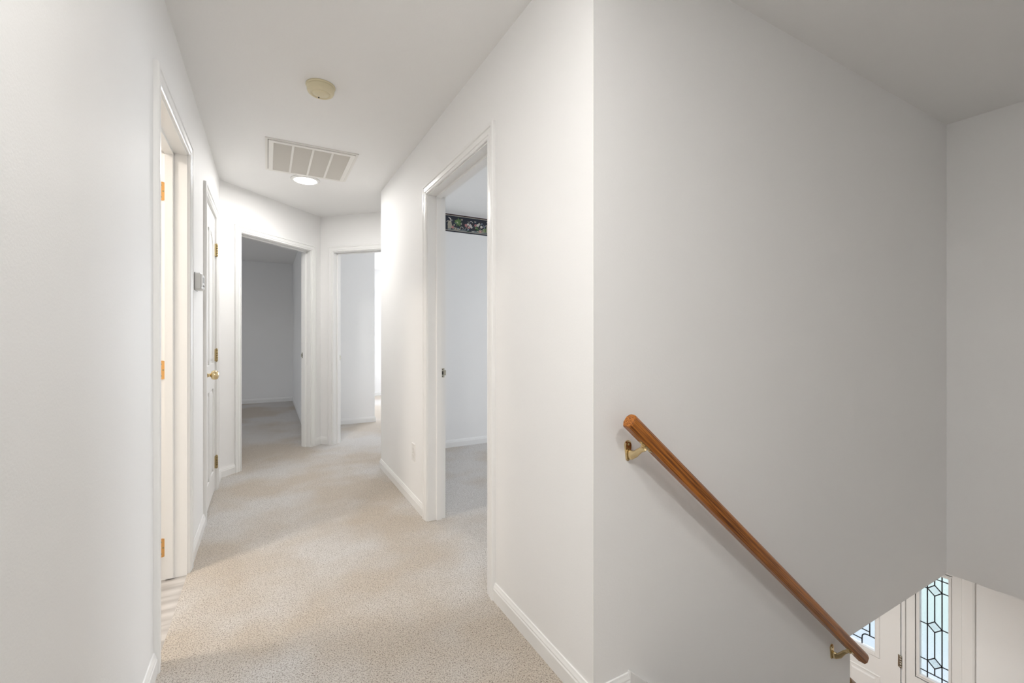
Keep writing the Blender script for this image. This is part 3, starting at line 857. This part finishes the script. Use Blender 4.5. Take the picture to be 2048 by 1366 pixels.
# recessed lamps
def ceiling_lamp(c, label, energy, group=None):
    root = empty('ceiling_light', c, label, 'ceiling light', group)
    mb = MB(); mb.lathe([(0.088, 0.010), (0.092, 0.013), (0.106, 0.008), (0.110, 0.0), (0.084, 0.0), (0.084, 0.006)], c, (0, 0, -1), 48); mb.build('trim_ring', M_TRIM, root)
    mb = MB(); mb.lathe([(0.088, 0.009), (0.078, 0.015), (0.055, 0.020), (0.025, 0.023), (0.0, 0.0235)], c, (0, 0, -1), 48); mb.build('diffuser', M_LAMP, root, label='glowing white diffuser')
    d = bpy.data.lights.new('lamp_light', 'AREA'); d.shape = 'DISK'; d.size = 0.17; d.energy = energy; d.color = WARM
    o = bpy.data.objects.new('lamp_light', d); COL.objects.link(o); o.location = (c[0], c[1], c[2] - 0.028); 
    return root
ceiling_lamp((0.272, 3.985, CZ), 'round glowing recessed ceiling light beside the return air vent', LAMP_HALL)
ceiling_lamp((-0.14, 0.50, CZ), 'round recessed ceiling light above the stair landing', LAMP_LANDING)
ceiling_lamp((0.25, -0.65, CZ), 'round ceiling light added as fill over the landing behind the viewer', LAMP_FILL_BEHIND)  # unseen lamp added to brighten the walls near the camera

# ------------------------------------------------------------------ thermostat
root = empty('thermostat', (XL, 2.95, 1.457), 'small white thermostat on the left wall between bathroom and closet doors', 'thermostat')
def rounded(fr, s0, s1, z0, z1, r_, o):
    pts = []
    for cs, cz_, a0 in ((s1 - r_, z1 - r_, 0), (s0 + r_, z1 - r_, 90), (s0 + r_, z0 + r_, 180), (s1 - r_, z0 + r_, 270)):
        pts += [fr(cs + r_ * math.cos(R(a0 + q)), o, cz_ + r_ * math.sin(R(a0 + q))) for q in (0, 22.5, 45, 67.5, 90)]
    return pts
a, b_, z0, z1 = 2.885, 3.005, 1.411, 1.503
mb = MB(); mb.loft([rounded(F_L, a - .002, b_ + .002, z0 - .002, z1 + .002, .012, 0), rounded(F_L, a - .002, b_ + .002, z0 - .002, z1 + .002, .012, .004)]); mb.build('back_plate', M_PLASTIC_G, root)
mb = MB(); mb.loft([rounded(F_L, a, b_, z0, z1, .012, .004), rounded(F_L, a, b_, z0, z1, .012, .026), rounded(F_L, a + .006, b_ - .006, z0 + .004, z1 - .004, .012, .033), rounded(F_L, a + .014, b_ - .014, z0 + .01, z1 - .01, .010, .036)])
mb.build('housing', M_PLASTIC, root)
mb = MB(); mb.fbox(F_L, (a + .030, .0355, z0 + .042), (b_ - .03, .0368, z1 - .022)); mb.build('display', M_PLASTIC_G, root, label='grey display window')
for ds in (.036, .052, .070):
    mb = MB(); mb.fbox(F_L, (a + ds, .035, z0 + .020), (a + ds + .010, .0385, z0 + .028), bev=.001); mb.build('button', M_PLASTIC_G, root)

# ------------------------------------------------------------------ outlet
root = empty('wall_outlet', (XR, 2.985, 0.366), 'white duplex electrical outlet low on the right wall', 'outlet')
a, b_, z0, z1 = 2.950, 3.020, 0.306, 0.424
mb = MB(); mb.fbox(F_R, (a, 0, z0), (b_, 0.006, z1), bev=0.0022); mb.build('cover_plate', M_OUTLET, root)
for zc_ in (0.3885, 0.3415):
    mb = MB(); mb.loft([rounded(F_R, 2.9685, 3.0015, zc_ - .0145, zc_ + .0145, .012, .005), rounded(F_R, 2.9685, 3.0015, zc_ - .0145, zc_ + .0145, .012, .0075)])
    rc = mb.build('receptacle', M_OUTLET, root)
    mb = MB()
    mb.fbox(F_R, (2.977, .0074, zc_ - .003), (2.979, .0078, zc_ + .006)); mb.fbox(F_R, (2.991, .0074, zc_ - .003), (2.993, .0078, zc_ + .005)); mb.fbox(F_R, (2.983, .0074, zc_ - .010), (2.987, .0078, zc_ - .006))
    mb.build('socket_slot', M_SLOT, rc)
mb = MB(); mb.lathe([(0.0, 0), (.003, 0), (.0028, .0015), (0.0, .002)], (XR - .006, 2.985, .365), (-1, 0, 0), 12); mb.build('screw', M_STEEL, root)

# ------------------------------------------------------------------ handrail on brackets
ang = math.atan(0.85)
ax = Vector((math.cos(ang), 0, -math.sin(ang)))           # down the flight
nv = Vector((math.sin(ang), 0, math.cos(ang)))            # up, square to the rail
YRC = YS - 0.072
def rail_pt(x): return Vector((x, YRC, 0.832 - 0.85 * (x - 1.049)))
SEC = [(-0.0125, -0.0235), (0.0125, -0.0235), (0.0195, -0.0125), (0.0200, -0.0110), (0.0200, 0.0085), (0.0185, 0.0125), (0.0120, 0.0205), (0.0070, 0.0225), (0, 0.0232),
       (-0.0070, 0.0225), (-0.0120, 0.0205), (-0.0185, 0.0125), (-0.0200, 0.0085), (-0.0200, -0.0110), (-0.0195, -0.0125)]

def rail(name, p0, p1, parent, mat=None, **kw):
    d = (p1 - p0).normalized(); nn = Vector((-d.z, 0, d.x)); 
    if nn.z < 0: nn = -nn
    L_ = (p1 - p0).length
    rings = []
    for t, sc in ((0.0, 0.86), (0.0025, 0.95), (0.006, 1.0), (L_ - 0.006, 1.0), (L_ - 0.0025, 0.95), (L_, 0.86)):
        rings.append([p0 + d * t + Vector((0, 1, 0)) * w * sc + nn * h * sc for w, h in SEC])
    mb = MB(); mb.loft(rings, smooth=False)
    rot = Matrix((( d.x, 0, nn.x), (0, 1, 0), (d.z, 0, nn.z))).to_4x4()
    return mb.build(name, mat or M_OAK, parent, origin=p0, rot=rot, **kw)

pa, pb = rail_pt(0.958), rail_pt(2.405)
root = empty('handrail', pa, 'stained oak handrail on brass brackets sloping down the stair wall', 'handrail')
rail('rail', pa, pb, root)
for xb, zb in ((1.020, 0.792), (2.274, -0.290)):
    mb = MB()
    # wall plate: tall rounded tongue
    pts = []
    for cz_, a0 in ((zb + 0.020, 0), (zb - 0.024, 180)):
        rr = 0.0145 if a0 == 0 else 0.0085
        pts += [(xb + rr * math.cos(R(a0 + q)), cz_ + rr * math.sin(R(a0 + q))) for q in range(0, 181, 20)]
    rings = [[(px, YS - o, pz) for px, pz in [(xb + (px - xb) * k, zb + (pz - zb) * k) for px, pz in pts]] for o, k in ((0, 1), (0.003, 1), (0.0055, 0.86))]
    mb.loft(rings)
    br = mb.build('bracket', M_BRASS, root, label='polished brass wall bracket')
    rp = rail_pt(xb + 0.022)
    under = rp - nv * 0.0250
    mb = MB()
    path = [(xb, YS - 0.004, zb - 0.010), (xb + 0.002, YS - 0.016, zb - 0.010), (xb + 0.006, YS - 0.030, zb - 0.004), (xb + 0.012, YS - 0.046, (zb + under.z) / 2 - 0.002),
            (xb + 0.018, YS - 0.060, under.z - 0.010), (under.x, YRC, under.z - 0.003)]
    mb.tube(path, [0.0190, 0.0150, 0.0110, 0.0085, 0.0075, 0.0085], 12, flat=0.42)
    mb.build('arm', M_BRASS, br)
    mb = MB()
    for t0_, t1_, hw, th_ in ((-0.030, 0.030, 0.008, 0.003),):
        c0_, c1_ = under + ax * t0_, under + ax * t1_
        q = [c0_ + Vector((0, -hw, 0)), c0_ + Vector((0, hw, 0)), c1_ + Vector((0, hw, 0)), c1_ + Vector((0, -hw, 0))]
        mb.prism(q, nv * th_)
    for t_ in (-0.020, 0.020):
        mb.lathe([(0.0045, 0), (0.0045, 0.0015), (0.0, 0.003)], under + ax * t_, -nv, 12)
    # cradle clip over the arm
    c0_ = under - ax * 0.009; c1_ = under + ax * 0.009
    mb.prism([c0_ + Vector((0, -0.011, 0)), c0_ + Vector((0, 0.011, 0)), c1_ + Vector((0, 0.011, 0)), c1_ + Vector((0, -0.011, 0))], -nv * 0.005)
    mb.build('saddle', M_BRASS, br)
    for dz in (0.022, -0.025):
        mb = MB(); mb.lathe([(0.0042, 0), (0.0042, 0.001), (0.0, 0.0025)], (xb, YS - 0.0055, zb + dz), (0, -1, 0), 12)
        mb.build('screw', M_BRASS_OLD, br)

# balustrade rail going on below the end of the stair wall
pz = Vector((2.452, YS + 0.02, -0.503))
root = empty('banister', (2.46, YS + 0.02, ZG), 'lower oak banister rail starting at the end of the stair wall', 'banister')
pe = pz + Vector((1.35, 0, -0.85 * 1.35))
rail('rail', pz, pe, root, mat=M_PLANK)
for k in range(10):
    x = pz.x + 0.06 + k * 0.125; zt = pz.z - 0.85 * (x - pz.x) - 0.03
    zs = max(ZG, 0 - rise * (math.floor((x - 1.03) / run) + 1))
    mb = MB(); mb.lathe([(0.014, 0), (0.014, 0.12), (0.009, 0.14), (0.013, (zt - zs) * 0.5), (0.008, (zt - zs) - 0.02), (0.008, zt - zs)], (x, pz.y - 0.035 * 0, zs), (0, 0, 1), 10)
    mb.build('baluster', M_TRIM, root)
mb = MB(); mb.box((pe.x, pz.y - 0.04, ZG), (pe.x + 0.08, pz.y + 0.04, pe.z + 0.10)); mb.lathe([(0.05, 0), (0.055, 0.012), (0.03, 0.02), (0.035, 0.05), (0.0, 0.075)], (pe.x + 0.04, pz.y, pe.z + 0.10), (0, 0, 1), 16)
mb.build('newel_post', M_OAK, root)
